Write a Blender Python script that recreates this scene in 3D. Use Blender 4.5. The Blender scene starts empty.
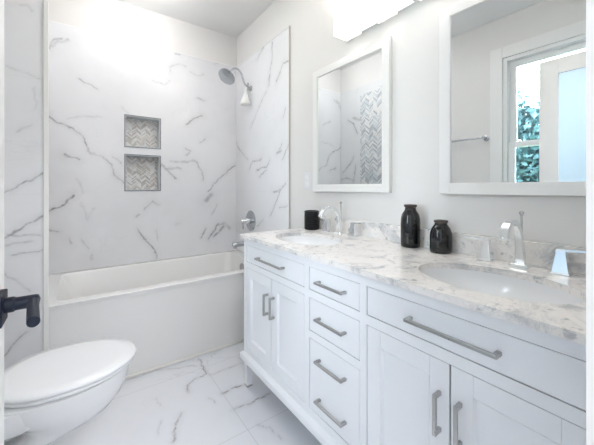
import bpy, math, random
import numpy as np
from math import sin, cos, pi, radians
random.seed(7)
scene = bpy.context.scene
col = scene.collection

# ------------------------------------------------------------------ camera, world, lights, exposure
CZ = 1.146
cam_d = bpy.data.cameras.new('camera')
cam = bpy.data.objects.new('camera', cam_d); col.objects.link(cam)
cam.location = (0, 0, CZ)
cam.rotation_euler = (radians(90), 0, radians(-35.6957))
cam_d.sensor_width = 36; cam_d.lens = 302.025 / 594 * 36
cam_d.shift_y = -(222.5 - 187.26) / 594
cam_d.clip_start = 0.02
scene.camera = cam
vs = scene.view_settings
vs.view_transform = 'Standard'; vs.look = 'None'; vs.gamma = 1; vs.use_curve_mapping = False
vs.exposure = 0.23

world = bpy.data.worlds.new('sky'); scene.world = world
world.use_nodes = True
bg = world.node_tree.nodes['Background']
bg.inputs[0].default_value = (0.85, 0.91, 1.0, 1); bg.inputs[1].default_value = 12.5

def area(name, loc, rot, sx, sy, power, color, shape='RECTANGLE'):
    d = bpy.data.lights.new(name, 'AREA'); d.shape = shape; d.size = sx
    if shape in ('RECTANGLE', 'ELLIPSE'): d.size_y = sy
    d.energy = power; d.color = color
    o = bpy.data.objects.new(name, d); col.objects.link(o); o.location = loc; o.rotation_euler = rot
    return o
# light of the ceiling fixtures, two of them added as fill (each sits right under its fixture, built further down)
area('ceiling_fill_light', (0.42, 1.78, 2.585), (0, 0, 0), 0.26, 0.26, 3.0, (1.0, 0.97, 0.95), 'DISK')  # added fill for the lower room, out of view
pl = bpy.data.lights.new('alcove_lamp_light', 'POINT'); pl.energy = 5.5; pl.shadow_soft_size = .045; pl.color = (1.0, 0.98, 0.97)
plo = bpy.data.objects.new('alcove_lamp_light', pl); col.objects.link(plo); plo.location = (0.36, 2.40, 2.575)
area('hall_fill_light', (0.25, -1.55, 2.60), (0, 0, 0), 1.3, 0.9, 50, (0.92, 0.94, 1.0))  # added unseen panel, fills the bathroom through the doorway
for yc in (1.193, .961, .729, .497):       # bulbs of the vanity light, shining up out of the open shades
    area('vanity_bulb_light', (1.199, yc, 2.045), (radians(180), 0, 0), 0.06, 0.06, 4.5, (1.0, 0.92, 0.85), 'DISK')

# ------------------------------------------------------------------ node helper
class NT:
    def __init__(s, name):
        s.m = bpy.data.materials.new(name); s.m.use_nodes = True
        s.t = s.m.node_tree; s.n = s.t.nodes; s.b = s.n['Principled BSDF']
    def new(s, k, **kw):
        n = s.n.new(k)
        for a, v in kw.items(): setattr(n, a, v)
        return n
    def put(s, sock, v):
        if isinstance(v, bpy.types.NodeSocket): s.t.links.new(v, sock)
        else: sock.default_value = v
    def math(s, op, a, b=0.0, c=0.0, clamp=False):
        n = s.new('ShaderNodeMath', operation=op, use_clamp=clamp)
        s.put(n.inputs[0], a); s.put(n.inputs[1], b); s.put(n.inputs[2], c)
        return n.outputs[0]
    def noise(s, vec, scale, detail=4, rough=.55, dist=0.0):
        n = s.new('ShaderNodeTexNoise')
        if vec is not None: s.put(n.inputs['Vector'], vec)
        s.put(n.inputs['Scale'], scale); s.put(n.inputs['Detail'], detail)
        s.put(n.inputs['Roughness'], rough); s.put(n.inputs['Distortion'], dist)
        return n.outputs['Fac']
    def ramp(s, v, a, b, lo=0.0, hi=1.0, smooth=True):
        n = s.new('ShaderNodeMapRange'); n.clamp = True
        if smooth: n.interpolation_type = 'SMOOTHSTEP'
        s.put(n.inputs[0], v); s.put(n.inputs[1], a); s.put(n.inputs[2], b); s.put(n.inputs[3], lo); s.put(n.inputs[4], hi)
        return n.outputs[0]
    def mix(s, f, a, b):
        n = s.new('ShaderNodeMix', data_type='RGBA')
        s.put(n.inputs[0], f); s.put(n.inputs[6], a); s.put(n.inputs[7], b)
        return n.outputs[2]
    def pos(s):
        g = s.new('ShaderNodeNewGeometry'); x = s.new('ShaderNodeSeparateXYZ')
        s.t.links.new(g.outputs['Position'], x.inputs[0])
        return g.outputs['Position'], x.outputs[0], x.outputs[1], x.outputs[2]
    def set(s, color=None, rough=.5, metal=0.0, **kw):
        if color is not None: s.put(s.b.inputs['Base Color'], color)
        s.put(s.b.inputs['Roughness'], rough); s.put(s.b.inputs['Metallic'], metal)
        for k, v in kw.items(): s.put(s.b.inputs[k.replace('_', ' ')], v)
        return s.m
    def bump(s, h, strength=.1, dist=.002):
        n = s.new('ShaderNodeBump'); s.put(n.inputs['Height'], h)
        n.inputs['Strength'].default_value = strength; n.inputs['Distance'].default_value = dist
        s.t.links.new(n.outputs[0], s.b.inputs['Normal'])

def C4(r, g, b): return (r, g, b, 1)
def paint(name, c, rough=.5, var=.015, scale=6, **kw):
    t = NT(name); p, x, y, z = t.pos()
    f = t.noise(p, scale, 3)
    a = C4(*[v * (1 - var) for v in c]); b = C4(*[min(1, v * (1 + var)) for v in c])
    return t.set(t.mix(f, a, b), rough, **kw)
def metal(name, c, rough):
    t = NT(name); p, x, y, z = t.pos(); f = t.noise(p, 40, 2)
    return t.set(C4(*c), t.ramp(f, .3, .7, rough * .85, rough * 1.15), 1.0)

def line_mask(t, v, off, step, w):
    a = t.math('DIVIDE', t.math('SUBTRACT', v, off), step)
    fr = t.math('FRACT', t.math('ADD', a, 100.5))
    d = t.math('MULTIPLY', t.math('ABSOLUTE', t.math('SUBTRACT', fr, .5)), step)
    return t.ramp(d, w * .5, w, 1.0, 0.0)

def marble_tile(name, base, vein, joints, jc, rough=.12, extra=.35, seed=0.0, jw=.0016, js=.5):
    """polished porcelain with grey marble veins: named veins in the 'vein' attribute plus faint noise veins"""
    t = NT(name); p, x, y, z = t.pos(); ax = {'x': x, 'y': y, 'z': z}
    at = t.new('ShaderNodeAttribute', attribute_name='vein')
    mp = t.new('ShaderNodeVectorMath', operation='ADD'); t.put(mp.inputs[0], p); mp.inputs[1].default_value = (seed, seed * 1.7, seed * .3)
    v = mp.outputs[0]
    n1 = t.noise(v, 2.1, 6, .62, .8)
    ln = t.ramp(t.math('ABSOLUTE', t.math('SUBTRACT', n1, .5)), .0, .013, 1.0, 0.0)
    msk = t.ramp(t.noise(v, 2.6, 2, .5), .50, .68)
    faint = t.math('MULTIPLY', t.math('MULTIPLY', ln, msk), extra)
    cloud = t.math('MULTIPLY', t.ramp(t.noise(v, 1.7, 4, .6), .45, .8), .10)
    grain = t.ramp(t.noise(p, 60, 3), .25, .75, .65, 1.15)
    av = t.math('MULTIPLY', at.outputs['Fac'], grain)
    f = t.math('ADD', t.math('MAXIMUM', av, faint), cloud, clamp=True)
    c = t.mix(f, C4(*base), C4(*vein))
    jm = None
    for a, off, step in joints:
        m = line_mask(t, ax[a], off, step, jw)
        jm = m if jm is None else t.math('MAXIMUM', jm, m)
    if jm is not None: c = t.mix(t.math('MULTIPLY', jm, js), c, C4(*jc))
    return t.set(c, rough, 0, Specular_IOR_Level=.45)

def chevron(name, horiz):
    t = NT(name); p, x, y, z = t.pos(); h = x if horiz == 'x' else y
    per = .118 if horiz == 'y' else .072; w = .019 if horiz == 'y' else .0105
    tri = t.math('ABSOLUTE', t.math('SUBTRACT', t.math('FRACT', t.math('ADD', t.math('DIVIDE', h, per), 50)), .5))
    q = t.math('ADD', t.math('DIVIDE', t.math('ADD', z, t.math('MULTIPLY', tri, per * .85)), w), 50)
    idx = t.math('FLOOR', q); fr = t.math('FRACT', q)
    colu = t.math('FLOOR', t.math('ADD', t.math('DIVIDE', h, per / 2), 100))
    cv = t.new('ShaderNodeCombineXYZ'); t.put(cv.inputs[0], idx); t.put(cv.inputs[1], colu)
    wn = t.new('ShaderNodeTexWhiteNoise', noise_dimensions='2D'); t.put(wn.inputs['Vector'], cv.outputs[0])
    r = wn.outputs['Value']
    c = t.mix(t.ramp(r, .0, .55), C4(.42, .46, .50) if horiz == 'y' else C4(.52, .49, .46), C4(.66, .72, .76) if horiz == 'y' else C4(.74, .70, .66))
    c = t.mix(t.ramp(r, .55, .62), c, C4(.84, .84, .83))
    c = t.mix(t.math('MULTIPLY', t.ramp(t.noise(p, 30, 4), .5, .75), .5), c, C4(.38, .39, .42))
    g = t.math('MAXIMUM', t.ramp(fr, .0, .12, 1, 0), t.ramp(t.math('SUBTRACT', .5, tri), .0, .02, 1, 0))
    g = t.math('MAXIMUM', g, t.ramp(tri, .0, .02, 1, 0))
    c = t.mix(t.math('MULTIPLY', g, .7), c, C4(.78, .78, .77))
    return t.set(c, .2)

def carrara(name):
    t = NT(name); p, x, y, z = t.pos()
    n1 = t.noise(p, 7, 8, .66, 1.2)
    patch = t.ramp(n1, .47, .69)
    n2 = t.noise(p, 16, 6, .65, 2.2)
    fine = t.ramp(t.math('ABSOLUTE', t.math('SUBTRACT', n2, .5)), 0, .03, 1, 0)
    fm = t.math('MULTIPLY', t.math('MULTIPLY', fine, t.ramp(t.noise(p, 5, 3), .42, .65)), .35)
    c = t.mix(t.math('MULTIPLY', patch, .8), C4(.90, .875, .85), C4(.43, .45, .48))
    c = t.mix(fm, c, C4(.34, .35, .38))
    spot = t.ramp(t.noise(p, 34, 4, .6), .57, .70)
    c = t.mix(t.math('MULTIPLY', spot, .6), c, C4(.24, .27, .31))
    return t.set(c, .13)

M = {}
M['wall'] = paint('wall_paint', (.79, .78, .765), .55)
M['ceil'] = paint('ceiling_paint', (.86, .86, .85), .8)
M['trim'] = paint('trim_paint', (.86, .86, .85), .35)
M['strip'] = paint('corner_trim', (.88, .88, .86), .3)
M['tile_wall'] = marble_tile('marble_wall_tile', (.845, .85, .87), (.30, .30, .32), [('z', 1.11, .59)], (.70, .70, .71), .10, .07, 3.1, js=.3)
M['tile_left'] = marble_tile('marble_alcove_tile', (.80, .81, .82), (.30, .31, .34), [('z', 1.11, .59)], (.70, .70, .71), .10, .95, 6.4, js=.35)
M['tile_floor'] = marble_tile('marble_floor_tile', (.82, .84, .885), (.27, .25, .27), [('x', .644, 1.22), ('y', 1.904, .61)], (.60, .60, .62), .16, .30, 9.3, jw=.0026, js=.6)
M['mosaic'] = chevron('chevron_mosaic', 'y'); M['mosaic_niche'] = chevron('niche_mosaic', 'x')
M['niche_side'] = paint('niche_stone', (.58, .61, .64), .25, .12, 25)
M['edge_metal'] = metal('edge_trim_metal', (.30, .31, .33), .3)
M['tile_edge'] = metal('tile_edge_metal', (.60, .57, .52), .35)
M['cab'] = paint('cabinet_lacquer', (.88, .90, .935), .32, .008)
M['cab_shade'] = paint('cabinet_gap_shade', (.30, .31, .33), .7)
M['carrara'] = carrara('carrara_marble')
M['porcelain'] = paint('white_porcelain', (.87, .875, .885), .08, .005)
M['acrylic'] = paint('white_acrylic', (.87, .87, .86), .14, .005)
M['plastic'] = paint('white_plastic', (.87, .88, .90), .16, .004)
M['chrome'] = metal('polished_chrome', (.86, .88, .90), .05)
M['chrome_dark'] = metal('brushed_chrome', (.50, .52, .55), .22)
M['nickel'] = metal('brushed_nickel', (.46, .46, .46), .32)
M['matte_metal'] = metal('satin_bar', (.62, .63, .64), .3)
M['navy'] = paint('black_blue_enamel', (.004, .008, .020), .5, .2, Specular_IOR_Level=.3)
M['black'] = paint('black_ribbed_ceramic', (.012, .013, .016), .35, .2)
def vase_mat():
    t = NT('dark_glazed_ceramic'); p, x, y, z = t.pos()
    f = t.noise(p, 30, 4, .6)
    return t.set(t.mix(t.ramp(f, .4, .75), C4(.006, .008, .011), C4(.020, .017, .016)), .09)
M['vase'] = vase_mat()
M['vase_rim'] = paint('worn_vase_rim', (.055, .04, .032), .35, .3, 60)
def mirror_mat():
    t = NT('silvered_glass'); return t.set(C4(.82, .85, .86), .005, 1.0)
M['mirror'] = mirror_mat()
def glow(name, c, s, base=(.9, .9, .9)):
    t = NT(name); p, x, y, z = t.pos()
    f = t.noise(p, 55, 3)
    e = t.mix(t.ramp(f, .3, .7), C4(*[v * .62 for v in c]), C4(*c))
    t.put(t.b.inputs['Emission Color'], e)
    return t.set(C4(*base), .3, Emission_Strength=s)
M['shade'] = glow('lit_frosted_glass', (1.0, .975, .94), .70)
M['lamp_disc'] = glow('lit_diffuser', (1.0, .98, .95), 4.0)
def pane_mat(name, tint, gl, rough=0.0):
    t = NT(name); t.n.remove(t.b)
    out = t.n['Material Output']; tr = t.new('ShaderNodeBsdfTransparent'); tr.inputs[0].default_value = C4(*tint)
    g = t.new('ShaderNodeBsdfGlossy'); g.inputs['Roughness'].default_value = rough
    fr = t.new('ShaderNodeFresnel'); fr.inputs[0].default_value = 1.45
    mx = t.new('ShaderNodeMixShader'); t.put(mx.inputs[0], t.math('MULTIPLY', fr.outputs[0], gl))
    t.t.links.new(tr.outputs[0], mx.inputs[1]); t.t.links.new(g.outputs[0], mx.inputs[2]); t.t.links.new(mx.outputs[0], out.inputs[0])
    return t.m
M['pane'] = pane_mat('clear_pane', (.96, .98, .98), 1.0)
def frosted():
    t = NT('frosted_pane'); t.n.remove(t.b)
    tl = t.new('ShaderNodeBsdfTranslucent'); tl.inputs[0].default_value = C4(.80, .88, .95)
    df = t.new('ShaderNodeBsdfDiffuse'); df.inputs[0].default_value = C4(.80, .87, .93)
    gl = t.new('ShaderNodeBsdfGlossy'); gl.inputs['Roughness'].default_value = .35
    m1 = t.new('ShaderNodeMixShader'); m1.inputs[0].default_value = .35
    m2 = t.new('ShaderNodeMixShader'); m2.inputs[0].default_value = .05
    t.t.links.new(tl.outputs[0], m1.inputs[1]); t.t.links.new(df.outputs[0], m1.inputs[2])
    t.t.links.new(m1.outputs[0], m2.inputs[1]); t.t.links.new(gl.outputs[0], m2.inputs[2])
    t.t.links.new(m2.outputs[0], t.n['Material Output'].inputs[0])
    return t.m
M['frosted'] = frosted()
def leafmat(name, a, b):
    t = NT(name); p, x, y, z = t.pos(); f = t.noise(p, 3.0, 5, .7)
    return t.set(t.mix(t.ramp(f, .35, .65), C4(*a), C4(*b)), .55)
M['leaf'] = [leafmat('leaf_blue_green', (.03, .09, .10), (.09, .20, .21)), leafmat('leaf_mid_green', (.02, .06, .055), (.07, .16, .13))]
M['bark'] = paint('bark', (.16, .12, .09), .9, .3, 20)
M['grass'] = paint('lawn', (.12, .22, .09), .9, .3, 8)

# ------------------------------------------------------------------ mesh helpers
class MB:
    def __init__(s): s.v = []; s.f = []
    def box(s, x0, x1, y0, y1, z0, z1):
        n = len(s.v)
        s.v += [(x, y, z) for z in (z0, z1) for y in (y0, y1) for x in (x0, x1)]
        s.f += [tuple(n + i for i in q) for q in ((0, 2, 3, 1), (4, 5, 7, 6), (0, 1, 5, 4), (2, 6, 7, 3), (0, 4, 6, 2), (1, 3, 7, 5))]
        return s
    def rings(s, R, cap0=True, cap1=True, closed=True):
        n = len(s.v); k = len(R[0])
        for r in R: s.v += [tuple(p) for p in r]
        for i in range(len(R) - 1):
            for j in range(k if closed else k - 1):
                a = n + i * k + j; b = n + i * k + (j + 1) % k
                s.f.append((a, b, b + k, a + k))
        if cap0: s.f.append(tuple(n + j for j in reversed(range(k))))
        if cap1: s.f.append(tuple(n + (len(R) - 1) * k + j for j in range(k)))
        return s
    def lathe(s, prof, c, axis='z', n=32, cap0=True, cap1=True):
        R = []
        for r, h in prof:
            ring = []
            for j in range(n):
                a = 2 * pi * j / n
                if axis == 'z': ring.append((c[0] + r * cos(a), c[1] + r * sin(a), c[2] + h))
                elif axis == 'x': ring.append((c[0] + h, c[1] + r * cos(a), c[2] + r * sin(a)))
                else: ring.append((c[0] + r * sin(a), c[1] + h, c[2] + r * cos(a)))
            R.append(ring)
        return s.rings(R, cap0, cap1)
    def disc_dir(s, prof, c, d, n=32):
        d = np.array(d, float); d /= np.linalg.norm(d)
        u = np.cross(d, (0, 1, 0)); u /= np.linalg.norm(u); w = np.cross(d, u); c = np.array(c, float)
        return s.rings([[c + d * h + r * (cos(2 * pi * j / n) * u + sin(2 * pi * j / n) * w) for j in range(n)] for r, h in prof])
    def tube(s, pts, r, n=12, cap=True):
        P = [np.array(p, float) for p in pts]; R = []
        if not hasattr(r, '__len__'): r = [r] * len(P)
        T = [(P[min(i + 1, len(P) - 1)] - P[max(i - 1, 0)]) for i in range(len(P))]
        T = [t / np.linalg.norm(t) for t in T]
        u = np.cross(T[0], (0, 0, 1) if abs(T[0][2]) < .9 else (1, 0, 0)); u /= np.linalg.norm(u)
        for p, t, q in zip(P, T, r):
            u = u - t * np.dot(u, t); u /= np.linalg.norm(u); w = np.cross(t, u)
            R.append([p + q * (cos(2 * pi * j / n) * u + sin(2 * pi * j / n) * w) for j in range(n)])
        return s.rings(R, cap, cap)
    def build(s, name, mat, parent=None, smooth=None, bevel=0, seg=2):
        me = bpy.data.meshes.new(name); me.from_pydata([tuple(map(float, p)) for p in s.v], [], s.f); me.update()
        import bmesh
        b = bmesh.new(); b.from_mesh(me); bmesh.ops.recalc_face_normals(b, faces=b.faces); b.to_mesh(me); b.free()
        me.materials.append(mat)
        o = bpy.data.objects.new(name, me); col.objects.link(o)
        if parent is not None: o.parent = parent; o.matrix_parent_inverse = parent.matrix_world.inverted() if parent.type == 'MESH' else inv(parent)
        if bevel:
            m = o.modifiers.new('bevel', 'BEVEL'); m.width = bevel; m.segments = seg; m.limit_method = 'ANGLE'; m.angle_limit = radians(40)
        if smooth is not None:
            me.shade_smooth()
            me.set_sharp_from_angle(angle=radians(smooth))
        return o
def inv(p):
    from mathutils import Matrix
    return Matrix.Translation(-p.location)
def tag(o, label=None, cat=None, group=None, kind=None):
    if label: o['label'] = label
    if cat: o['category'] = cat
    if group: o['group'] = group
    if kind: o['kind'] = kind
    return o
def thing(name, loc, label, cat, group=None, kind=None):
    o = bpy.data.objects.new(name, None); col.objects.link(o); o.location = loc; o.empty_display_size = .05
    return tag(o, label, cat, group, kind)
def struct(mb, name, mat, label, cat, **kw): return tag(mb.build(name, mat, **kw), label, cat, None, 'structure')
def ell(cx, cy, a, b, z, n=48, p=1.0):
    out = []
    for j in range(n):
        t = 2 * pi * j / n; c, s_ = cos(t), sin(t)
        out.append((cx + a * math.copysign(abs(c) ** p, c), cy + b * math.copysign(abs(s_) ** p, s_), z))
    return out
def bez(P, n=10):
    """Catmull-Rom through points"""
    P = [np.array(p, float) for p in P]; Q = [2 * P[0] - P[1]] + P + [2 * P[-1] - P[-2]]; out = []
    for i in range(1, len(Q) - 2):
        for k in range(n):
            t = k / n; a, b, c, d = Q[i - 1:i + 3]
            out.append(.5 * ((2 * b) + (c - a) * t + (2 * a - 5 * b + 4 * c - d) * t * t + (3 * b - a - 3 * c + d) * t ** 3))
    out.append(P[-1]); return out

# --- vein grids: surface pattern of the stone, in metres on its own wall or floor
VEINS = {
'back': [
    (0.5, 0.0087, [(-0.183, 2.157), (-0.154, 2.215), (-0.108, 2.251)]),
    (0.35, 0.012, [(-0.166, 2.176), (-0.12, 2.218), (-0.069, 2.247)]),
    (0.5, 0.0046, [(0.002, 1.97), (0.044, 1.94), (0.104, 1.913)]),
    (0.25, 0.0089, [(0.165, 2.353), (0.208, 2.338), (0.246, 2.288)]),
    (0.3, 0.0067, [(0.651, 2.177), (0.651, 2.212), (0.737, 2.255), (0.781, 2.252)]),
    (0.22, 0.0069, [(0.827, 2.207), (0.904, 2.187), (0.951, 2.21)]),
    (0.2, 0.0064, [(0.506, 2.05), (0.609, 2.04), (0.643, 2.091)]),
    (0.35, 0.007, [(0.888, 1.985), (0.961, 1.958)]),
    (0.3, 0.0067, [(0.698, 2.344), (0.737, 2.347)]),
    (0.3, 0.0072, [(1.058, 2.34), (1.109, 2.367)]),
    (0.65, 0.0049, [(-0.182, 1.668), (-0.12, 1.62), (-0.049, 1.585), (0.012, 1.534), (0.039, 1.478)]),
    (0.3, 0.0074, [(0.012, 1.534), (0.066, 1.416), (0.143, 1.388)]),
    (0.55, 0.0047, [(0.143, 1.388), (0.2, 1.33), (0.215, 1.276), (0.288, 1.177)]),
    (0.45, 0.0073, [(-0.089, 1.386), (-0.028, 1.371), (0.002, 1.347)]),
    (0.2, 0.0056, [(-0.079, 1.651), (-0.018, 1.686), (0.132, 1.692)]),
    (0.4, 0.0048, [(0.212, 1.398), (0.271, 1.347)]),
    (0.25, 0.0049, [(0.271, 1.799), (0.318, 1.752)]),
    (0.8, 0.0049, [(-0.184, 0.977), (-0.114, 1.0), (-0.063, 1.045)]),
    (0.7, 0.0089, [(-0.079, 1.029), (-0.037, 1.091)]),
    (0.5, 0.0049, [(-0.184, 0.833), (-0.128, 0.814)]),
    (0.25, 0.0056, [(-0.07, 0.759), (-0.055, 0.73)]),
    (0.3, 0.0051, [(0.005, 0.744), (0.051, 0.662)]),
    (0.2, 0.0116, [(0.069, 0.614), (0.082, 0.589)]),
    (0.15, 0.0114, [(-0.018, 1.212), (0.02, 1.11)]),
    (0.13, 0.0115, [(0.012, 1.026), (0.051, 0.89), (0.091, 0.974)]),
    (0.35, 0.0056, [(0.382, 0.899), (0.409, 0.919)]),
    (0.6, 0.0057, [(0.409, 0.774), (0.47, 0.671), (0.521, 0.612), (0.541, 0.532)]),
    (0.45, 0.0056, [(0.387, 0.806), (0.447, 0.718)]),
    (0.5, 0.0069, [(0.789, 1.721), (0.858, 1.792), (0.936, 1.817)]),
    (0.4, 0.0061, [(0.774, 1.489), (0.834, 1.478), (0.789, 1.436)]),
    (0.3, 0.0063, [(0.92, 1.571), (0.961, 1.606)]),
    (0.5, 0.0065, [(0.573, 1.335), (0.637, 1.285), (0.701, 1.22)]),
    (0.28, 0.0119, [(0.606, 1.315), (0.737, 1.311)]),
    (0.28, 0.012, [(0.651, 1.375), (0.766, 1.373), (0.858, 1.386)]),
    (0.4, 0.0077, [(0.873, 1.378), (0.92, 1.301), (0.944, 1.207)]),
    (0.6, 0.006, [(1.259, 1.372), (1.153, 1.284), (1.049, 1.175), (0.993, 1.104)]),
    (0.55, 0.0187, [(1.019, 1.077), (0.975, 1.011)]),
    (0.28, 0.0066, [(1.09, 0.989), (1.029, 0.889)]),
    (0.85, 0.0086, [(1.001, 0.657), (1.046, 0.722), (1.099, 0.788)]),
    (0.5, 0.0181, [(1.049, 0.676), (1.099, 0.711), (1.15, 0.765)]),
    (0.35, 0.0182, [(1.099, 0.779), (1.155, 0.792), (1.212, 0.744)]),
    (0.5, 0.0064, [(0.932, 0.664), (0.967, 0.754)]),
    (0.2, 0.0059, [(0.549, 0.68), (0.541, 0.776)]),
    (0.4, 0.0051, [(0.443, 0.964), (0.506, 1.031), (0.556, 0.99)]),
    (0.2, 0.0101, [(0.698, 0.821), (0.733, 0.823)]),
],
'right': [
    (0.5, 0.0064, [(2.268, 2.348), (2.348, 2.31), (2.388, 2.275)]),
    (0.45, 0.0061, [(2.119, 2.329), (2.136, 2.161), (2.192, 2.001)]),
    (0.5, 0.0087, [(2.162, 2.068), (2.195, 1.994)]),
    (0.5, 0.0074, [(1.89, 2.096), (1.968, 2.105), (2.05, 1.988)]),
    (0.35, 0.0051, [(2.228, 1.963), (2.348, 1.856), (2.52, 1.696)]),
    (0.3, 0.0057, [(1.923, 1.755), (1.958, 1.693)]),
    (0.4, 0.0069, [(2.87, 1.661), (2.74, 1.5), (2.565, 1.399)]),
    (0.35, 0.0084, [(2.545, 1.303), (2.475, 1.381), (2.306, 1.389)]),
    (0.5, 0.0073, [(2.388, 1.296), (2.211, 1.325), (2.173, 1.379)]),
    (0.4, 0.0066, [(2.348, 1.234), (2.211, 1.297)]),
    (0.4, 0.0066, [(2.068, 1.416), (1.983, 1.487)]),
    (0.5, 0.012, [(2.053, 1.42), (1.994, 1.438)]),
    (0.4, 0.0057, [(1.89, 1.46), (1.968, 1.364)]),
    (0.5, 0.0056, [(2.156, 0.913), (2.068, 1.028), (1.999, 1.128), (1.923, 1.171)]),
    (0.5, 0.0097, [(2.099, 1.116), (2.008, 1.124)]),
    (0.3, 0.0053, [(2.017, 0.986), (1.905, 1.009)]),
    (0.35, 0.006, [(2.388, 0.796), (2.268, 0.866)]),
],
'wing': [
    (0.25, 0.0045, [(-0.243, 2.053), (-0.217, 2.055), (-0.202, 2.047)]),
    (0.2, 0.0037, [(-0.296, 1.743), (-0.232, 1.718), (-0.165, 1.699)]),
    (0.15, 0.0057, [(-0.186, 1.66), (-0.191, 1.549)]),
    (0.2, 0.0056, [(-0.257, 1.42), (-0.207, 1.466)]),
    (0.5, 0.0037, [(-0.306, 1.121), (-0.267, 1.137), (-0.232, 1.165), (-0.155, 1.214)]),
    (0.65, 0.0044, [(-0.306, 0.894), (-0.257, 0.93), (-0.217, 0.961), (-0.155, 0.993)]),
    (0.4, 0.0059, [(-0.296, 0.913), (-0.227, 0.901), (-0.165, 0.901)]),
    (0.4, 0.0051, [(-0.305, 0.86), (-0.252, 0.864), (-0.198, 0.863)]),
    (0.5, 0.0041, [(-0.273, 0.807), (-0.22, 0.807), (-0.157, 0.817)]),
    (0.3, 0.0051, [(-0.305, 0.733), (-0.263, 0.689), (-0.198, 0.619)]),
    (0.6, 0.0033, [(-0.305, 0.305), (-0.263, 0.378), (-0.22, 0.424)]),
],
'floor': [
    (0.3, 0.0054, [(0.238, 2.052), (0.408, 2.044), (0.614, 1.948)]),
    (0.65, 0.0042, [(0.497, 1.719), (0.508, 1.782), (0.575, 1.825), (0.635, 1.83), (0.65, 1.923), (0.633, 2.009)]),
    (0.35, 0.0046, [(0.637, 1.812), (0.739, 1.807), (0.852, 1.813)]),
    (0.2, 0.0041, [(0.324, 1.79), (0.346, 1.7)]),
    (0.6, 0.0042, [(0.413, 1.594), (0.375, 1.516), (0.332, 1.435)]),
    (0.2, 0.0037, [(0.334, 1.607), (0.291, 1.516)]),
    (0.25, 0.0041, [(0.567, 1.615), (0.577, 1.558)]),
    (0.6, 0.0042, [(0.65, 1.61), (0.783, 1.598)]),
    (0.6, 0.0039, [(0.647, 1.46), (0.694, 1.453), (0.864, 1.443)]),
    (0.35, 0.0036, [(0.705, 1.288), (0.739, 1.225), (0.731, 1.148)]),
],
}
rng = np.random.RandomState(5); TAB = rng.rand(256, 256)
def vn(x, y):
    xi = np.floor(x).astype(int); yi = np.floor(y).astype(int); fx = x - xi; fy = y - yi
    fx = fx * fx * (3 - 2 * fx); fy = fy * fy * (3 - 2 * fy)
    g = lambda a, b: TAB[a % 256, b % 256]
    return (g(xi, yi) * (1 - fx) + g(xi + 1, yi) * fx) * (1 - fy) + (g(xi, yi + 1) * (1 - fx) + g(xi + 1, yi + 1) * fx) * fy
def vein_field(A, B, L):
    dx = (vn(A * 14, B * 14) - .5) * .022 + (vn(A * 45 + 9, B * 45) - .5) * .012
    dy = (vn(A * 14 + 31, B * 14 + 7) - .5) * .022 + (vn(A * 45 + 50, B * 45 + 3) - .5) * .012
    X = A + dx; Y = B + dy; out = np.zeros_like(A); brk = .45 + .9 * vn(A * 30 + 3, B * 30 + 77)
    for s, w, pts in L:
        d = np.full_like(A, 9.0)
        for (a0, b0), (a1, b1) in zip(pts, pts[1:]):
            ex, ey = a1 - a0, b1 - b0; q = np.clip(((X - a0) * ex + (Y - b0) * ey) / (ex * ex + ey * ey), 0, 1)
            d = np.minimum(d, np.hypot(X - a0 - q * ex, Y - b0 - q * ey))
        out = np.maximum(out, min(1, s * 1.35) * (1.0 * np.exp(-(d / (w * .8)) ** 2) * brk + .16 * np.exp(-(d / (5 * w)) ** 2)))
    return np.clip(out, 0, 1)
def grid_surface(name, mat, rects, to3, veins, step, parent, flip=False):
    V = []; F = []; W = []
    for a0, a1, b0, b1 in rects:
        na = max(1, int(round((a1 - a0) / step))); nb = max(1, int(round((b1 - b0) / step)))
        a = np.linspace(a0, a1, na + 1); b = np.linspace(b0, b1, nb + 1); A, B = np.meshgrid(a, b, indexing='ij')
        n = sum(len(v) for v in V)
        V.append(np.array(to3(A.ravel(), B.ravel())).T); W.append(vein_field(A.ravel(), B.ravel(), veins))
        i, j = np.meshgrid(np.arange(na), np.arange(nb), indexing='ij'); k = (n + i * (nb + 1) + j).ravel()
        q = np.stack([k, k + nb + 1, k + nb + 2, k + 1], 1); F.append(q[:, ::-1] if flip else q)
    V = np.concatenate(V); F = np.concatenate(F); W = np.concatenate(W)
    me = bpy.data.meshes.new(name)
    me.vertices.add(len(V)); me.vertices.foreach_set('co', V.astype(np.float32).ravel())
    me.loops.add(F.size); me.loops.foreach_set('vertex_index', F.astype(np.int32).ravel())
    me.polygons.add(len(F)); me.polygons.foreach_set('loop_start', np.arange(0, F.size, 4, dtype=np.int32))
    me.update(calc_edges=True)
    at = me.attributes.new('vein', 'FLOAT', 'POINT'); at.data.foreach_set('value', W.astype(np.float32))
    me.materials.append(mat); o = bpy.data.objects.new(name, me); col.objects.link(o)
    if parent is not None: o.parent = parent
    return o

# ------------------------------------------------------------------ room
XL, XR, YB, H = -.52, 1.288, 2.84, 2.66
XA = -.185                       # left face of the tub alcove
YW, YD = 2.03, .085              # wing wall face, doorway wall face
TT = 2.354                       # top of the wall tile
fl = struct(MB().box(XL - .1, XR + .1, -3.1, 2.95, -.12, -.004), 'floor', M['trim'], 'marble-look porcelain floor in large square tiles with grey veins', 'floor')
grid_surface('tile_surface', M['tile_floor'], [(XL, XR, -3.0, 2.07)], lambda a, b: (a, b, a * 0), VEINS['floor'], .008, fl)
struct(MB().box(XL - .1, XR + .1, -3.1, 3.05, H, H + .1), 'ceiling', M['ceil'], 'plain white painted ceiling over the bathroom and alcove', 'ceiling')
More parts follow.
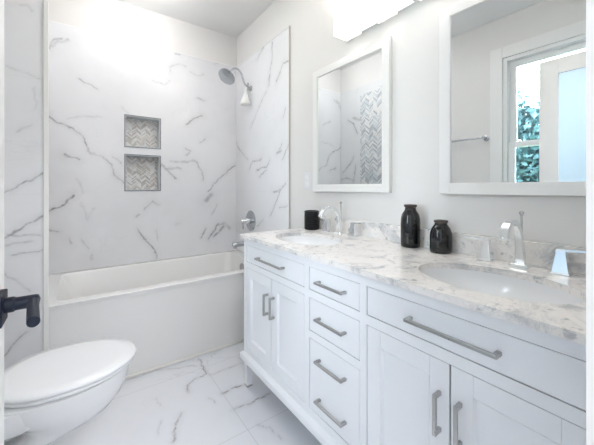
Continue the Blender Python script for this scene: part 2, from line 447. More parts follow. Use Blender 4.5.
# right wall
wr = struct(MB().box(XR, XR + .1, -3.1, 3.05, 0, H), 'wall_right', M['wall'], 'white painted wall behind the double vanity', 'wall')
YE = 1.883
MB().box(XR - .0095, XR, YE, 2.83, .4, TT).build('tile_backing', M['trim'], wr)
grid_surface('tile_surface', M['tile_wall'], [(YE, 2.83, .4, TT)], lambda a, b: (a * 0 + XR - .010, a, b), VEINS['right'], .005, wr, True)
MB().box(XR - .0125, XR - .002, YE - .007, YE, 0.0, TT + .007).build('tile_edge_strip', M['tile_edge'], wr)
MB().box(XR - .0125, XR - .002, YE - .007, 2.83, TT, TT + .007).build('tile_top_strip', M['strip'], wr)
# back wall with two niches
NX0, NX1 = .299, .567
N = [(1.481, 1.738), (1.119, 1.414)]
wb = struct(MB().box(XL - .1, XR + .1, 2.94, 3.05, 0, H).box(XL, XR, YB, 2.94, TT, H), 'wall_back', M['wall'], 'far wall of the tub alcove, marble tile below and paint above', 'wall')
rects = [(XA, NX0, .4, TT), (NX1, XR - .01, .4, TT), (NX0, NX1, .4, N[1][0]), (NX0, NX1, N[1][1], N[0][0]), (NX0, NX1, N[0][1], TT)]
bk = MB()
for a0, a1, b0, b1 in rects: bk.box(a0, a1, 2.8315, 2.94, b0, b1)
bk.build('tile_backing', M['niche_side'], wb)
grid_surface('tile_surface', M['tile_wall'], rects, lambda a, b: (a, a * 0 + 2.83, b), VEINS['back'], .005, wb)
MB().box(XA, XR, 2.829, 2.84, TT, TT + .006).build('tile_top_strip', M['strip'], wb)
for z0, z1 in N:
    nb = MB().box(NX0, NX1, 2.925, 2.939, z0, z1).build('niche', M['mosaic_niche'], wb)
    MB().box(NX0, NX1, 2.834, 2.925, z0, z0 + .008).box(NX0, NX1, 2.834, 2.925, z1 - .008, z1).box(NX0, NX0 + .008, 2.834, 2.925, z0 + .008, z1 - .008).box(NX1 - .008, NX1, 2.834, 2.925, z0 + .008, z1 - .008).build('niche_side', M['niche_side'], nb)
    e = .006
    MB().box(NX0 - e, NX1 + e, 2.826, 2.836, z0 - e, z0 + .002).box(NX0 - e, NX1 + e, 2.826, 2.836, z1 - .002, z1 + e).box(NX0 - e, NX0 + .002, 2.826, 2.836, z0, z1).box(NX1 - .002, NX1 + e, 2.826, 2.836, z0, z1).build('niche_frame', M['edge_metal'], nb)
# wing wall left of the tub: its face carries the tile seen beside the door
ww = struct(MB().box(XL, XA - .012, YW + .01, 3.0, 0, H), 'wall_wing', M['wall'], 'short wall at the left end of the tub, tiled on its face', 'wall')
grid_surface('tile_surface', M['tile_wall'], [(XL, -.152, 0, H - .001)], lambda a, b: (a, a * 0 + YW + .004, b), VEINS['wing'], .006, ww)
LV = [(.7, .008, [(2.70, 1.98), (2.62, 1.93), (2.55, 1.80)]), (.5, .02, [(2.62, 2.0), (2.52, 1.95)]), (.6, .007, [(2.8, 1.33), (2.68, 1.42), (2.6, 1.53)]), (.5, .007, [(2.62, 1.2), (2.57, 1.42)]), (.5, .007, [(2.82, 1.25), (2.72, 1.27), (2.6, 1.22)])]
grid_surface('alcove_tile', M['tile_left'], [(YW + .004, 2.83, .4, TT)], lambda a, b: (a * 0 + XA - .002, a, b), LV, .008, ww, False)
MB().box(XA - .008, XA - .0008, 2.12, 2.495, .53, 2.25).build('mosaic_band', M['mosaic'], ww)
struct(MB().box(XA - .01, -.136, YW + .0045, YW + .016, 0, H - .001).box(-.153, -.132, YW - .004, YW + .0045, 0, H - .001), 'trim_1', M['strip'], 'narrow white trim strip at the tub corner of the tiled wall', 'trim', bevel=.002)
# left wall with window opening
WY0, WY1, WZ0, WZ1 = .27, 1.115, .86, 2.29
wl = struct(MB().box(XL - .12, XL, -3.1, WY0, 0, H).box(XL - .12, XL, WY1, 3.05, 0, H).box(XL - .12, XL, WY0, WY1, 0, WZ0).box(XL - .12, XL, WY0, WY1, WZ1, H), 'wall_left', M['wall'], 'painted wall with the window and towel bar, seen in the mirror', 'wall')
# doorway wall (the camera stands in its opening) and the hall behind
DX0, DX1 = -.150, .456
struct(MB().box(XL, DX0, YD - .11, YD, 0, H).box(DX1, XR, YD - .11, YD, 0, H).box(DX0, DX1, YD - .11, YD, 2.05, H), 'wall_front', M['trim'], 'white doorway wall whose edge shows at the right of the photo', 'wall')
struct(MB().box(XL - .1, XR + .1, -3.1, -3.0, 0, H), 'wall_hall', M['wall'], 'plain white wall of the hall behind the doorway', 'wall')
# window
wd = struct(MB().box(XL - .02, XL + .018, WY0 - .10, WY0, WZ0 - .1, WZ1 + .10).box(XL - .02, XL + .018, WY1, WY1 + .10, WZ0 - .1, WZ1 + .10).box(XL - .02, XL + .018, WY0, WY1, WZ1, WZ1 + .10).box(XL - .02, XL + .014, WY0, WY1, WZ0 - .1, WZ0),
            'window_1', M['trim'], 'white framed double-hung window reflected in the right mirror', 'window', bevel=.004)
MB().box(XL - .11, XL + .045, WY0 - .12, WY1 + .12, WZ0 - .022, WZ0).build('window_sill', M['trim'], wd, bevel=.004)
j = .03
MB().box(XL - .115, XL - .0, WY0, WY0 + j, WZ0, WZ1).box(XL - .115, XL, WY1 - j, WY1, WZ0, WZ1).box(XL - .115, XL, WY0 + j, WY1 - j, WZ1 - j, WZ1).build('window_frame', M['trim'], wd, bevel=.003)
def sash(x0, x1, z0, z1):
    a, b, s = WY0 + j, WY1 - j, .05
    o = MB().box(x0, x1, a, a + s, z0, z1).box(x0, x1, b - s, b, z0, z1).box(x0, x1, a + s, b - s, z0, z0 + .045).box(x0, x1, a + s, b - s, z1 - .045, z1).build('window_sash', M['trim'], wd, bevel=.003)
    MB().box((x0 + x1) / 2 - .002, (x0 + x1) / 2 + .002, a + s - .004, b - s + .004, z0 + .04, z1 - .04).build('window_pane', M['pane'], o)
sash(XL - .10, XL - .065, 1.50, WZ1 - j); sash(XL - .06, XL - .025, WZ0, 1.545)
# door, open 90 degrees along the left of the view, with frosted light
XD0, XD1, DY0, DY1, DZ = -.144, -.109, .100, .739, 2.03
dr = struct(MB().box(XD0, XD1, DY0, DY0 + .105, .008, DZ).box(XD0, XD1, DY1 - .105, DY1, .008, DZ).box(XD0, XD1, DY0 + .105, DY1 - .105, DZ - .105, DZ).box(XD0, XD1, DY0 + .105, DY1 - .105, .008, .25),
            'door_1', M['trim'], 'white door standing open at the left edge with a black lever handle', 'door', bevel=.002)
MB().box(-.130, -.123, DY0 + .10, DY1 - .10, .245, DZ - .10).build('door_glass', M['frosted'], dr)
HY, HZ = .682, .952
dh = MB().box(XD1 - .001, XD1 + .009, HY - .025, HY + .025, HZ - .0285, HZ + .0215).build('door_handle', M['navy'], dr, bevel=.0015)
MB().lathe([(.0125, 0), (.0125, .012), (.0105, .014), (.0105, .040), (.009, .044)], (XD1 + .008, HY, HZ), 'x', 20).tube([(XD1 + .0455, HY + .009, HZ), (XD1 + .0455, HY - .02, HZ), (XD1 + .0545, HY - .108, HZ)], .0078, 20).build('lever', M['navy'], dh, smooth=40, bevel=.001)
MB().box(XD0 - .010, XD0 + .001, HY - .028, HY + .028, HZ - .029, HZ + .029).lathe([(.010, 0), (.010, -.045)], (XD0 - .008, HY, HZ), 'x', 16).tube([(XD0 - .05, HY + .008, HZ), (XD0 - .05, HY - .118, HZ)], .0088, 16).build('rear_lever', M['navy'], dh, smooth=40)
# outside
struct(MB().box(-14, XL - .12, -8, 9, -.5, -.4), 'ground', M['grass'], 'green lawn outside the window', 'lawn')
def tree(x, y, h, r, mat, label):
    o = thing('garden_tree', (x, y, -.4), label, 'tree', 'trees outside the window')
    MB().tube([(x, y, -.42), (x + .05, y, h * .3), (x, y + .06, h * .6)], [.09, .07, .04], 10).build('trunk', M['bark'], o, smooth=60)
    m = MB(); rr = random.Random(int(x * 100 + y * 10))
    cl = [(x + rr.uniform(-r, r) * .6, y + rr.uniform(-r, r) * .6, rr.uniform(h * .1, h - .45), rr.uniform(.35, .6) * r) for _ in range(44)]
    for _ in range(11000):
        c = rr.choice(cl); a, b = rr.uniform(0, 2 * pi), math.acos(rr.uniform(-1, 1)); q = c[3] * rr.uniform(.5, 1.05)
        p = np.array((c[0] + q * sin(b) * cos(a), c[1] + q * sin(b) * sin(a), c[2] + q * cos(b) * .8))
        if p[2] < .0: p[2] = abs(p[2])
        u = np.array([rr.gauss(0, 1) for _ in range(3)]); u /= np.linalg.norm(u); w = np.cross(u, [rr.gauss(0, 1) for _ in range(3)]); w /= np.linalg.norm(w)
        l = rr.uniform(.05, .09); k = len(m.v); m.v += [p - u * l, p + w * l * .45, p + u * l, p - w * l * .45]; m.f.append((k, k + 1, k + 2, k + 3))
    m.build('foliage', mat, o)
tree(-4.6, 2.15, 3.1, .95, M['leaf'][0], 'bluish green leafy tree directly behind the window sash')
tree(-4.2, -.4, 2.9, 1.0, M['leaf'][1], 'mid green leafy tree outside, nearer the doorway side')
tree(-6.2, 5.0, 3.6, 1.2, M['leaf'][0], 'tallest leafy tree outside, farthest from the window')

# ------------------------------------------------------------------ bathtub
TY0, TY1, TX0, TX1, TZ = 2.0625, 2.826, XA + .003, XR - .013, .518
tb = thing('bathtub', (.56, 2.44, 0), 'white alcove bathtub with a plain flat front panel', 'bathtub')
MB().box(TX0, TX1, TY0, TY0 + .03, .0, TZ - .03).build('apron', M['acrylic'], tb, bevel=.004)
def rrect(x0, x1, y0, y1, r, z, n=6):
    o = []
    for cx, cy, a0 in ((x1 - r, y1 - r, 0), (x0 + r, y1 - r, 90), (x0 + r, y0 + r, 180), (x1 - r, y0 + r, 270)):
        for k in range(n + 1):
            a = radians(a0 + 90 * k / n); o.append((cx + r * cos(a), cy + r * sin(a), z))
    return o
ix0, ix1, iy0, iy1 = TX0 + .075, TX1 - .09, TY0 + .055, TY1 - .06
MB().rings([rrect(TX0, TX1, TY0 - .003, TY1, .006, TZ - .030), rrect(TX0, TX1, TY0 - .003, TY1, .006, TZ - .012), rrect(TX0, TX1, TY0 - .010, TY1, .006, TZ - .010), rrect(TX0, TX1, TY0 - .010, TY1, .006, TZ - .004), rrect(TX0 + .004, TX1 - .004, TY0 - .007, TY1 - .006, .006, TZ),
            rrect(ix0, ix1, iy0, iy1, .05, TZ), rrect(ix0 + .006, ix1 - .006, iy0 + .006, iy1 - .006, .05, TZ - .012), rrect(ix0 + .10, ix1 - .03, iy0 + .035, iy1 - .03, .07, .26),
            rrect(ix0 + .17, ix1 - .05, iy0 + .06, iy1 - .05, .08, .13), rrect(ix0 + .25, ix1 - .12, iy0 + .13, iy1 - .12, .06, .11)], False, True).build('tub_shell', M['acrylic'], tb, smooth=35)
MB().box(TX0, TX1, TY0 - .014, TY0 - .0005, .001, .018).build('floor_trim_strip', paint('cream_caulk', (.86, .845, .81), .4), tb, bevel=.004)
MB().lathe([(.034, 0), (.034, -.008), (.028, -.014), (.0, -.015)], (ix1 - .014, 2.46, .438), 'x', 28, True, False).build('overflow_plate', M['nickel'], tb, smooth=40)
MB().lathe([(.03, 0), (.03, .004), (.022, .006)], (ix1 - .22, 2.44, .108), 'z', 24).build('drain', M['chrome'], tb, smooth=40)

# tub spout, valve, shower head: on the right tiled wall
SX, SY = XR - .0105, 2.504
sp = tag(MB().lathe([(.030, 0), (.030, -.008), (.024, -.012), (.023, -.13), (.021, -.17), (.015, -.18)], (SX, SY, .635), 'x', 28).tube([(SX - .155, SY, .63), (SX - .155, SY, .600)], .017, 20).build('tub_spout', M['chrome_dark'], smooth=40), 'round chrome tub spout low on the tiled wall above the tub rim', 'tub spout')
va = thing('shower_valve', (SX, SY, .838), 'round chrome shower valve plate with lever on the tiled wall', 'shower valve')
MB().lathe([(.094, 0), (.094, -.004), (.086, -.010), (.03, -.016), (.03, -.02)], (SX, SY, .838), 'x', 40).build('escutcheon', M['chrome_dark'], va, smooth=30)
vl = MB().lathe([(.026, 0), (.024, -.03), (.019, -.075), (.015, -.08)], (SX - .016, SY, .838), 'x', 24).build('valve_stem', M['chrome'], va, smooth=40)
MB().tube(bez([(SX - .085, SY, .845), (SX - .092, SY - .012, .82), (SX - .094, SY - .03, .77)], 6), [.011] * 6 + [.009] * 6 + [.007], 14).build('lever', M['chrome_dark'], va, smooth=50)
sh = thing('rain_shower', (SX, SY, 2.055), 'round chrome rain shower head on a curved arm above the tub', 'shower head')
arm = bez([(1.277, SY, 2.055), (1.25, SY, 2.062), (1.215, SY, 2.085), (1.195, SY, 2.13), (1.185, SY, 2.165), (1.16, SY, 2.195), (1.125, SY, 2.205), (1.09, SY, 2.185), (1.07, SY, 2.155)], 6)
MB().tube(arm, .0085, 14).build('shower_arm', M['chrome_dark'], sh, smooth=60)
MB().lathe([(.026, 0), (.024, -.006), (.012, -.014)], (SX, SY, 2.055), 'x', 24).tube([(SX - .03, SY, 2.03), (SX - .03, SY, 2.10)], .008, 12).build('wall_flange', M['nickel'], sh, smooth=40)
hd = np.array((-.50, -.22, -.62))
MB().disc_dir([(.014, -.045), (.018, -.02), (.045, -.008), (.076, .004), (.078, .012), (.070, .017), (.0, .018)], (1.045, SY - .004, 2.118), hd, 36).build('spray_head', M['chrome_dark'], sh, smooth=40)
MB().rings([ell(SX - .055, SY, .006, .006, 2.06, 20), ell(SX - .055, SY, .008, .008, 2.015, 20), ell(SX - .055, SY, .05, .05, 1.905, 20), ell(SX - .055, SY, .047, .047, 1.897, 20)]).build('added_cone', M['strip'], sh, smooth=40)  # pale cone put in for a triangular patch, no known shower part

# ------------------------------------------------------------------ vanity cabinet
XF, VY0, VY1 = .774, .097, 1.605
Y = [1.578, 1.0216, .9895, .7107, .6806, .124]
vc = thing('vanity_cabinet', (1.03, .85, 0), 'long white double vanity cabinet on short legs with grey bar pulls', 'vanity')
FT = .02
zr = [.855, .818, .721, .690, .231, .198]
ff = MB()
for a, b in ((VY1, Y[0]), (Y[1], Y[2]), (Y[3], Y[4]), (Y[5], VY0)): ff.box(XF, XF + FT, b, a, .198, .8545)
for a, b in ((Y[0], Y[1]), (Y[2], Y[3]), (Y[4], Y[5])):
    ff.box(XF, XF + FT, b, a, .818, .8545); ff.box(XF, XF + FT, b, a, .690, .721); ff.box(XF, XF + FT, b, a, .198, .231)
ff.box(XF, XF + FT, Y[3], Y[2], .524, .553)
ff.build('face_frame', M['cab'], vc)
cr = MB().box(XF + FT, 1.28, VY1 - .018, VY1, .16, .8545).box(XF + FT, 1.28, VY0, VY0 + .018, .16, .8545).box(1.27, 1.284, VY0 + .018, VY1 - .018, .16, .8545).box(XF + FT, 1.27, VY0 + .018, VY1 - .018, .16, .178)
cr.box(XF + FT, 1.27, .995, 1.013, .178, .70).box(XF + FT, 1.27, .687, .705, .178, .70)
cr.build('carcass', M['cab'], vc)
MB().box(XF + .028, XF + .032, VY0 + .02, VY1 - .02, .18, .84).build('inner_shadow_panel', M['cab_shade'], vc)  # dark sheet painting the shade in the door and drawer gaps
G = .0022
def pull(y0, y1, z0, z1, par):
    X = XF - .025; t = .0048
    m = MB()
    if y1 - y0 > z1 - z0:
        z = (z0 + z1) / 2
        m.box(X - t, X + t, y0, y1, z - t, z + t)
        for y in (y0, y1 - .012): m.box(X + t, XF + .001, y, y + .012, z - t, z + t)
    else:
        y = (y0 + y1) / 2
        m.box(X - t, X + t, y - t, y + t, z0, z1)
        for z in (z0, z1 - .012): m.box(X + t, XF + .001, y - t, y + t, z, z + .012)
    m.build('handle', M['nickel'], par, bevel=.002)
def drawer(yh, yl, z0, z1, pulls):
    o = MB().box(XF + .001, XF + .019, yl + G, yh - G, z0 + G, z1 - G).build('drawer', M['cab'], vc, bevel=.0022)
    for z, L in pulls: pull((yh + yl) / 2 - L * .475, (yh + yl) / 2 + L * .475, z - .005, z + .005, o)
def door(yh, yl, z0, z1, py):
    a, b, c, d, s = yl + G, yh - G, z0 + G, z1 - G, .054
    m = MB().box(XF + .001, XF + .019, a, a + s, c, d).box(XF + .001, XF + .019, b - s, b, c, d).box(XF + .001, XF + .019, a + s, b - s, c, c + s).box(XF + .001, XF + .019, a + s, b - s, d - s, d)
    o = m.build('cabinet_door', M['cab'], vc, bevel=.0015)
    k = .006
    R = lambda X, e: [(X, a + s + e, c + s + e), (X, b - s - e, c + s + e), (X, b - s - e, d - s - e), (X, a + s + e, d - s - e)]
    MB().rings([R(XF + .003, -.002), R(XF + .003, 0), R(XF + .009, k), R(XF + .0095, k)], False, True).build('recessed_panel', M['cab'], o)
    pull(py - .0055, py + .0055, .500, .608, o)
drawer(Y[0], Y[1], .721, .818, [(.7695, .262)])
drawer(Y[4], Y[5], .721, .818, [(.7695, .25)])
drawer(Y[2], Y[3], .721, .818, [(.7695, .162)])
drawer(Y[2], Y[3], .553, .690, [(.624, .162)])
drawer(Y[2], Y[3], .231, .524, [(.458, .162), (.302, .162)])
lm, rm = (Y[0] + Y[1]) / 2, (Y[4] + Y[5]) / 2
door(Y[0], lm, .231, .690, lm + .03); door(lm, Y[1], .231, .690, lm - .03)
door(Y[4], rm, .231, .690, rm + .027); door(rm, Y[5], .231, .690, rm - .027)
def molding_ring(e, z): return [(XF - e, VY0 - .0, z), (XF - e, VY1 + e, z), (1.284, VY1 + e, z), (1.284, VY0 - .0, z)]
MB().rings([molding_ring(.018, .157), molding_ring(.018, .184), molding_ring(.012, .192), molding_ring(.002, .199)]).build('base_molding', M['cab'], vc)
for lx, ly in ((XF - .002, VY1 - .04), (XF - .002, VY0 + .003), (1.238, VY1 - .04), (1.238, VY0 + .003)):
    sq = lambda e, z: [(lx + e, ly + e, z), (lx + .042 - e, ly + e, z), (lx + .042 - e, ly + .042 - e, z), (lx + e, ly + .042 - e, z)]
    lg = MB().rings([sq(.006, .006), sq(.0, .158)]).build('leg', M['cab'], vc, bevel=.002)
    MB().rings([sq(.004, .0), sq(.004, .008)]).build('foot', M['nickel'], lg)

# countertop with two oval cut-outs
CX0, CY0, CY1, CZ0, CZ1 = .754, .087, 1.617, .855, .875
SC = [(.985, 1.275), (.985, .392)]; SA, SB = .150, .212
ct = thing('countertop', (1.02, .85, CZ0), 'white marble countertop with grey veining on the double vanity', 'countertop')
m = MB(); ys = [CY0, .392 - .26, .392 + .26, 1.275 - .26, 1.275 + .26, CY1]; XB = 1.286
def hole_plate(m, x0, x1, y0, y1, cx, cy, a, b, z0, z1, n=48):
    E = []; Q = []
    for k in range(n):
        t = 2 * pi * k / n; c, s = cos(t), sin(t); E.append((cx + a * c, cy + b * s))
        hx = (x1 - cx) if c > 0 else (cx - x0); hy = (y1 - cy) if s > 0 else (cy - y0)
        u = min(hx / abs(c) if abs(c) > 1e-9 else 9, hy / abs(s) if abs(s) > 1e-9 else 9); Q.append((cx + u * c, cy + u * s))
    # push nearest ring points to the corners
    for X_, Y_ in ((x0, y0), (x0, y1), (x1, y0), (x1, y1)):
        i = min(range(n), key=lambda k: (Q[k][0] - X_) ** 2 + (Q[k][1] - Y_) ** 2); Q[i] = (X_, Y_)
    L = [[(*p, z1) for p in Q], [(*p, z1) for p in E], [(*p, z0) for p in E], [(*p, z0) for p in Q]]
    m.rings(L, False, False)
hole_plate(m, CX0, XB, ys[1], ys[2], *SC[1], SA, SB, CZ0, CZ1); hole_plate(m, CX0, XB, ys[3], ys[4], *SC[0], SA, SB, CZ0, CZ1)
for a, b in ((ys[0], ys[1]), (ys[2], ys[3]), (ys[4], ys[5])):
    n = len(m.v); m.v += [(CX0, a, CZ1), (XB, a, CZ1), (XB, b, CZ1), (CX0, b, CZ1), (CX0, a, CZ0), (XB, a, CZ0), (XB, b, CZ0), (CX0, b, CZ0)]
    m.f += [(n, n + 1, n + 2, n + 3), (n + 7, n + 6, n + 5, n + 4)]
n = len(m.v); m.v += [(CX0, CY0, CZ0), (CX0, CY1, CZ0), (CX0, CY1, CZ1), (CX0, CY0, CZ1), (XB, CY1, CZ0), (XB, CY1, CZ1), (XB, CY0, CZ0), (XB, CY0, CZ1)]
m.f += [(n, n + 3, n + 2, n + 1), (n + 1, n + 2, n + 5, n + 4), (n, n + 6, n + 7, n + 3)]
m.build('slab', M['carrara'], ct)
tag(MB().box(1.268, 1.2865, CY0, CY1, CZ1, .957).build('backsplash', M['carrara'], bevel=.0015), 'low marble backsplash strip along the wall behind the sinks', 'backsplash')

for (cx, cy), lab in zip(SC, ('oval white undermount sink at the far end of the vanity beside the black ribbed jar', 'oval white undermount sink nearest the doorway, below the right mirror')):
    s = thing('sink', (cx, cy, .73), lab, 'sink', 'undermount sinks')
    R = [ell(cx, cy, SA + .012, SB + .012, .8545), ell(cx, cy, SA + .002, SB + .002, .8545)]
    for k in range(1, 9):
        a = k / 8 * pi / 2; R.append(ell(cx, cy, (SA + .002) * (cos(a) ** .55 if k < 8 else .12), (SB + .002) * (cos(a) ** .55 if k < 8 else .09), .8545 - .10 * sin(a)))
    MB().rings(R, False, True).build('bowl', M['porcelain'], s, smooth=50)
    MB().lathe([(.024, .0), (.024, .004), (.018, .005), (.0, .003)], (cx, cy, .7545), 'z', 24, True, False).build('drain', M['chrome'], s, smooth=40)

def faucet(cy, lab):
    f = thing('faucet', (1.215, cy, CZ1), lab, 'faucet', 'widespread faucets')
    x0 = 1.222
    path = bez([(x0, 0, CZ1 + .004), (x0 - .006, 0, .935), (x0 - .018, 0, .99), (x0 - .042, 0, 1.022), (x0 - .080, 0, 1.032), (x0 - .118, 0, 1.020), (x0 - .146, 0, .982)], 6)
    n_ = len(path); R = []
    for i, p in enumerate(path):
        t = path[min(i + 1, n_ - 1)] - path[max(i - 1, 0)]; t /= np.linalg.norm(t); nn = np.array((t[2], 0, -t[0])); q = i / (n_ - 1)
        th = .008 * (1 - q) ** 1.5 + .0040 + .0045 * q; w = .0085 + .006 * abs(2 * q - 1) ** 1.5
        R.append([(p[0] + sx * th * nn[0], cy + sy * w, p[2] + sx * th * nn[2]) for sx, sy in ((-1, -1), (-1, 1), (1, 1), (1, -1))])
    spt = MB().rings(R).build('spout', M['chrome'], f, smooth=30, bevel=.002)
    MB().rings([[(x0 + a * e, cy + b * e, z) for a, b in ((-1, -1), (1, -1), (1, 1), (-1, 1))] for e, z in ((.028, CZ1), (.028, CZ1 + .005), (.023, CZ1 + .012))]).build('spout_base', M['chrome'], spt, bevel=.001)
    MB().tube([(x0 + .012, cy, .90), (x0 + .008, cy, 1.052)], .0032, 10).lathe([(.004, 0), (.0075, .010), (.0075, .013), (.003, .015)], (x0 + .008, cy, 1.048), 'z', 14).build('lift_rod', M['chrome_dark'], f, smooth=40)
    for sgn in (1, -1):
        hy = cy + sgn * .108
        h = MB().rings([[(x0 + a * e, hy + b * e + sgn * dy, z) for a, b in ((-1, -1), (1, -1), (1, 1), (-1, 1))] for e, z, dy in ((.0245, CZ1, 0), (.0245, CZ1 + .004, 0), (.021, CZ1 + .008, 0), (.013, CZ1 + .062, .0), (.0125, CZ1 + .074, 0), (.010, CZ1 + .077, 0))]).build('handle', M['chrome'], f, bevel=.0012)
        MB().rings([[(x0 + a * w, hy + sgn * d, z + b * t_) for a, b in ((-1, -1), (1, -1), (1, 1), (-1, 1))] for d, w, t_, z in ((-.012, .0115, .005, CZ1 + .073), (.03, .0105, .004, CZ1 + .077), (.076, .0085, .0032, CZ1 + .080))]).build('lever', M['chrome'], h, bevel=.001)
faucet(SC[0][1], 'chrome arched faucet at the far sink, beside the black ribbed jar')
faucet(SC[1][1], 'chrome arched faucet at the near sink, right of the dark vases')

# ------------------------------------------------------------------ things on the counter
prof = [(.030, 0), (.044, .002)]
for k in range(9):
    z = .004 + k * .0128; prof += [(.0445, z), (.0495, z + .004), (.0495, z + .009), (.0445, z + .0125)]
prof += [(.046, .120), (.040, .121), (.040, .03), (.0, .03)]
tag(MB().lathe(prof, (1.213, 1.525, CZ1 + .0005), 'z', 40, True, False).build('ribbed_jar', M['black'], smooth=25), 'black horizontally ribbed jar at the far end of the vanity', 'jar')
def vase(x, y, prof, rim, lab):
    o = thing('vase', (x, y, CZ1), lab, 'vase', 'dark glazed vases')
    MB().lathe(prof, (x, y, CZ1 + .0005), 'z', 44, True, False).build('body', M['vase'], o, smooth=60)
    MB().lathe(rim, (x, y, CZ1 + .0005), 'z', 36, False, False).build('rim', M['vase_rim'], o, smooth=40)
vase(1.221, .815, [(.036, 0), (.0415, .003), (.0425, .02), (.0425, .11), (.0415, .13), (.037, .148), (.028, .162), (.0245, .168), (.0235, .175)], [(.0235, .174), (.024, .180), (.0285, .183), (.0285, .190), (.026, .192), (.020, .190), (.019, .16), (.019, .10)], 'tall dark glazed bottle vase on the marble counter')
vase(1.221, .672, [(.037, 0), (.0425, .003), (.0432, .015), (.0432, .065), (.042, .082), (.036, .100), (.028, .111), (.0245, .116), (.0235, .122)], [(.0235, .121), (.024, .124), (.0275, .126), (.0275, .132), (.025, .134), (.019, .132), (.018, .11), (.018, .06)], 'short wide dark glazed vase, nearer the doorway than the tall one')

# ------------------------------------------------------------------ mirrors, fixture, outlet
def mirror(y0, y1, lab):
    o = thing('wall_mirror', (XR, (y0 + y1) / 2, 1.12), lab, 'mirror', 'white framed vanity mirrors')
    z0, z1, w, x = 1.118, 1.912, .046, 1.264
    MB().box(x, XR - .001, y0, y0 + w, z0, z1).box(x, XR - .001, y1 - w, y1, z0, z1).box(x, XR - .001, y0 + w, y1 - w, z0, z0 + w).box(x, XR - .001, y0 + w, y1 - w, z1 - w, z1).build('mirror_frame', M['trim'], o, bevel=.0015)
    e = .002
    MB().box(1.271, 1.277, y0 + w - e, y1 - w + e, z0 + w - e, z1 - w + e).build('mirror_glass', M['mirror'], o)
mirror(.965, 1.580, 'white framed mirror over the far sink, reflecting the mosaic band')
mirror(.089, .703, 'white framed mirror over the near sink, reflecting the window')
vf = thing('vanity_light', (XR, .845, 2.06), 'chrome bar light with four glowing frosted glass cubes above the mirrors', 'wall light')
MB().box(1.268, XR - .001, .40, 1.29, 2.010, 2.108).build('backplate', M['chrome'], vf, bevel=.002)
for yc in (1.193, .961, .729, .497):
    s = MB()
    for a, b, c, d in ((1.147, 1.155, yc - .056, yc + .056), (1.244, 1.252, yc - .056, yc + .056), (1.155, 1.244, yc - .056, yc - .048), (1.155, 1.244, yc + .048, yc + .056)): s.box(a, b, c, d, 1.986, 2.098)
    sh_ = s.build('lamp_shade', M['shade'], vf, bevel=.003)
    MB().box(1.250, 1.27, yc - .014, yc + .014, 2.06, 2.085).box(1.145, 1.27, yc + .0562, yc + .0602, 2.088, 2.096).build('lamp_arm', M['chrome'], sh_)
    MB().lathe([(.008, .048), (.013, .042), (.014, .022), (.010, .008), (.004, 0)], (1.200, yc, 1.99), 'z', 16).build('bulb', M['shade'], sh_, smooth=60)
ot = thing('wall_outlet', (XR, 1.66, 1.19), 'white outlet plate on the wall just left of the far mirror', 'outlet')
MB().box(XR - .006, XR - .0005, 1.628, 1.698, 1.135, 1.248).build('cover_plate', M['plastic'], ot, bevel=.002)
MB().box(XR - .0085, XR - .0055, 1.647, 1.679, 1.155, 1.184).box(XR - .0085, XR - .0055, 1.647, 1.679, 1.199, 1.228).build('sockets', M['trim'], ot, bevel=.001)
tr = thing('towel_bar', (XL, 1.55, 1.6), 'chrome towel bar on the left wall, reflected in the right mirror', 'towel bar')
MB().tube([(XL + .062, 1.25, 1.6), (XL + .062, 1.86, 1.6)], .009, 14).build('bar', M['chrome_dark'], tr, smooth=60)
for y in (1.25, 1.86): MB().lathe([(.025, .0005), (.024, .008), (.013, .012), (.012, .045), (.014, .075)], (XL, y, 1.6), 'x', 20).build('bar_post', M['chrome_dark'], tr, smooth=40)

# ceiling fixtures: alcove light, plus room and hall lights added for fill
def flush(x, y, z, r, h, lab):
    o = thing('ceiling_light', (x, y, z), lab, 'ceiling light')
    MB().lathe([(r + .02, 0), (r + .02, -h * .5), (r + .005, -h * .5)], (x, y, z), 'z', 40).build('trim_ring', M['trim'], o, smooth=40)
    MB().lathe([(r, -h * .4), (r, -h * .8), (r * .9, -h)], (x, y, z - .0005), 'z', 40).build('diffuser', M['lamp_disc'], o, smooth=40)
flush(.42, 1.78, H - .0005, .15, .07, 'round flush fill light added unseen on the ceiling in front of the tub')
flush(.36, 2.40, H - .0005, .06, .028, 'small round light set in the ceiling above the tub')
hl = thing('ceiling_light', (.25, -1.55, H), 'large rectangular fill light panel added unseen in the hall behind the doorway', 'ceiling light')
MB().box(-.42, .92, -2.02, -1.08, H - .03, H - .0005).build('light_housing', M['trim'], hl)
MB().box(-.40, .90, -2.00, -1.10, H - .04, H - .030).build('diffuser', M['lamp_disc'], hl)

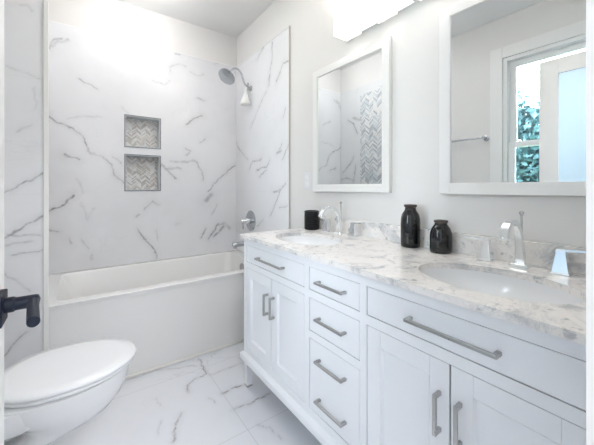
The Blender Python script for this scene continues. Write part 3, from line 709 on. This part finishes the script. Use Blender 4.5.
# ------------------------------------------------------------------ toilet (tank on the left wall, bowl pointing to the vanity)
TYc = 1.505
to = thing('toilet', (-.2, TYc, 0), 'white toilet with its lid closed, at the lower left of the tub', 'toilet')
def egg(xr, xf, w, z, n=56, p=.82):
    cx = xr + (xf - xr) * .47; o = []
    for k in range(n):
        t = 2 * pi * k / n; c, s = cos(t), sin(t)
        if c >= 0: x = cx + (xf - cx) * c
        else: x = cx - (cx - xr) * abs(c) ** p
        o.append((x, TYc + w * math.copysign(abs(s) ** (1.0 if c >= 0 else .9), s), z))
    return o
MB().rings([egg(-.42, -.13, .105, 0), egg(-.42, -.13, .103, .02), egg(-.42, -.15, .080, .08), egg(-.42, -.13, .078, .15), egg(-.32, -.04, .085, .20), egg(-.19, .06, .105, .235), egg(-.17, .115, .128, .265), egg(-.19, .146, .148, .30), egg(-.28, .170, .170, .35), egg(-.285, .176, .178, .395), egg(-.285, .178, .179, .405), egg(-.275, .168, .170, .409)]).build('bowl', M['porcelain'], to, smooth=60)
MB().rings([rrect(-.50, -.14, TYc - .145, TYc + .145, .04, .315), rrect(-.50, -.12, TYc - .163, TYc + .163, .04, .332), rrect(-.50, -.12, TYc - .168, TYc + .168, .04, .40)]).build('back_deck', M['porcelain'], to, smooth=50)
MB().rings([egg(-.245, .188, .177, .413), egg(-.25, .194, .182, .417), egg(-.25, .194, .182, .425), egg(-.245, .190, .179, .428)]).build('seat', M['plastic'], to, smooth=60)
ld = MB().rings([egg(-.25, .194, .180, .4285), egg(-.255, .202, .186, .432), egg(-.255, .203, .187, .440), egg(-.25, .195, .181, .447), egg(-.22, .150, .150, .451), egg(-.15, .05, .08, .452)]).build('lid', M['plastic'], to, smooth=60)
for s_ in (-1, 1): MB().box(-.275, -.235, TYc + s_ * .07 - .02, TYc + s_ * .07 + .02, .405, .440).build('lid_hinge', M['plastic'], to, bevel=.006)
MB().rings([rrect(-.515, -.33, TYc - .19, TYc + .19, .03, .405), rrect(-.515, -.31, TYc - .205, TYc + .205, .03, .74)]).build('tank', M['porcelain'], to, smooth=50)
MB().rings([rrect(-.517, -.30, TYc - .215, TYc + .215, .03, .741), rrect(-.517, -.30, TYc - .215, TYc + .215, .03, .768), rrect(-.51, -.31, TYc - .205, TYc + .205, .03, .776)]).build('tank_lid', M['porcelain'], to, smooth=40)
MB().lathe([(.012, 0), (.012, .012)], (-.318, TYc - .14, .68), 'x', 16).tube([(-.300, TYc - .14, .68), (-.295, TYc - .07, .672)], .006, 10).build('flush_lever', M['chrome'], to, smooth=40)
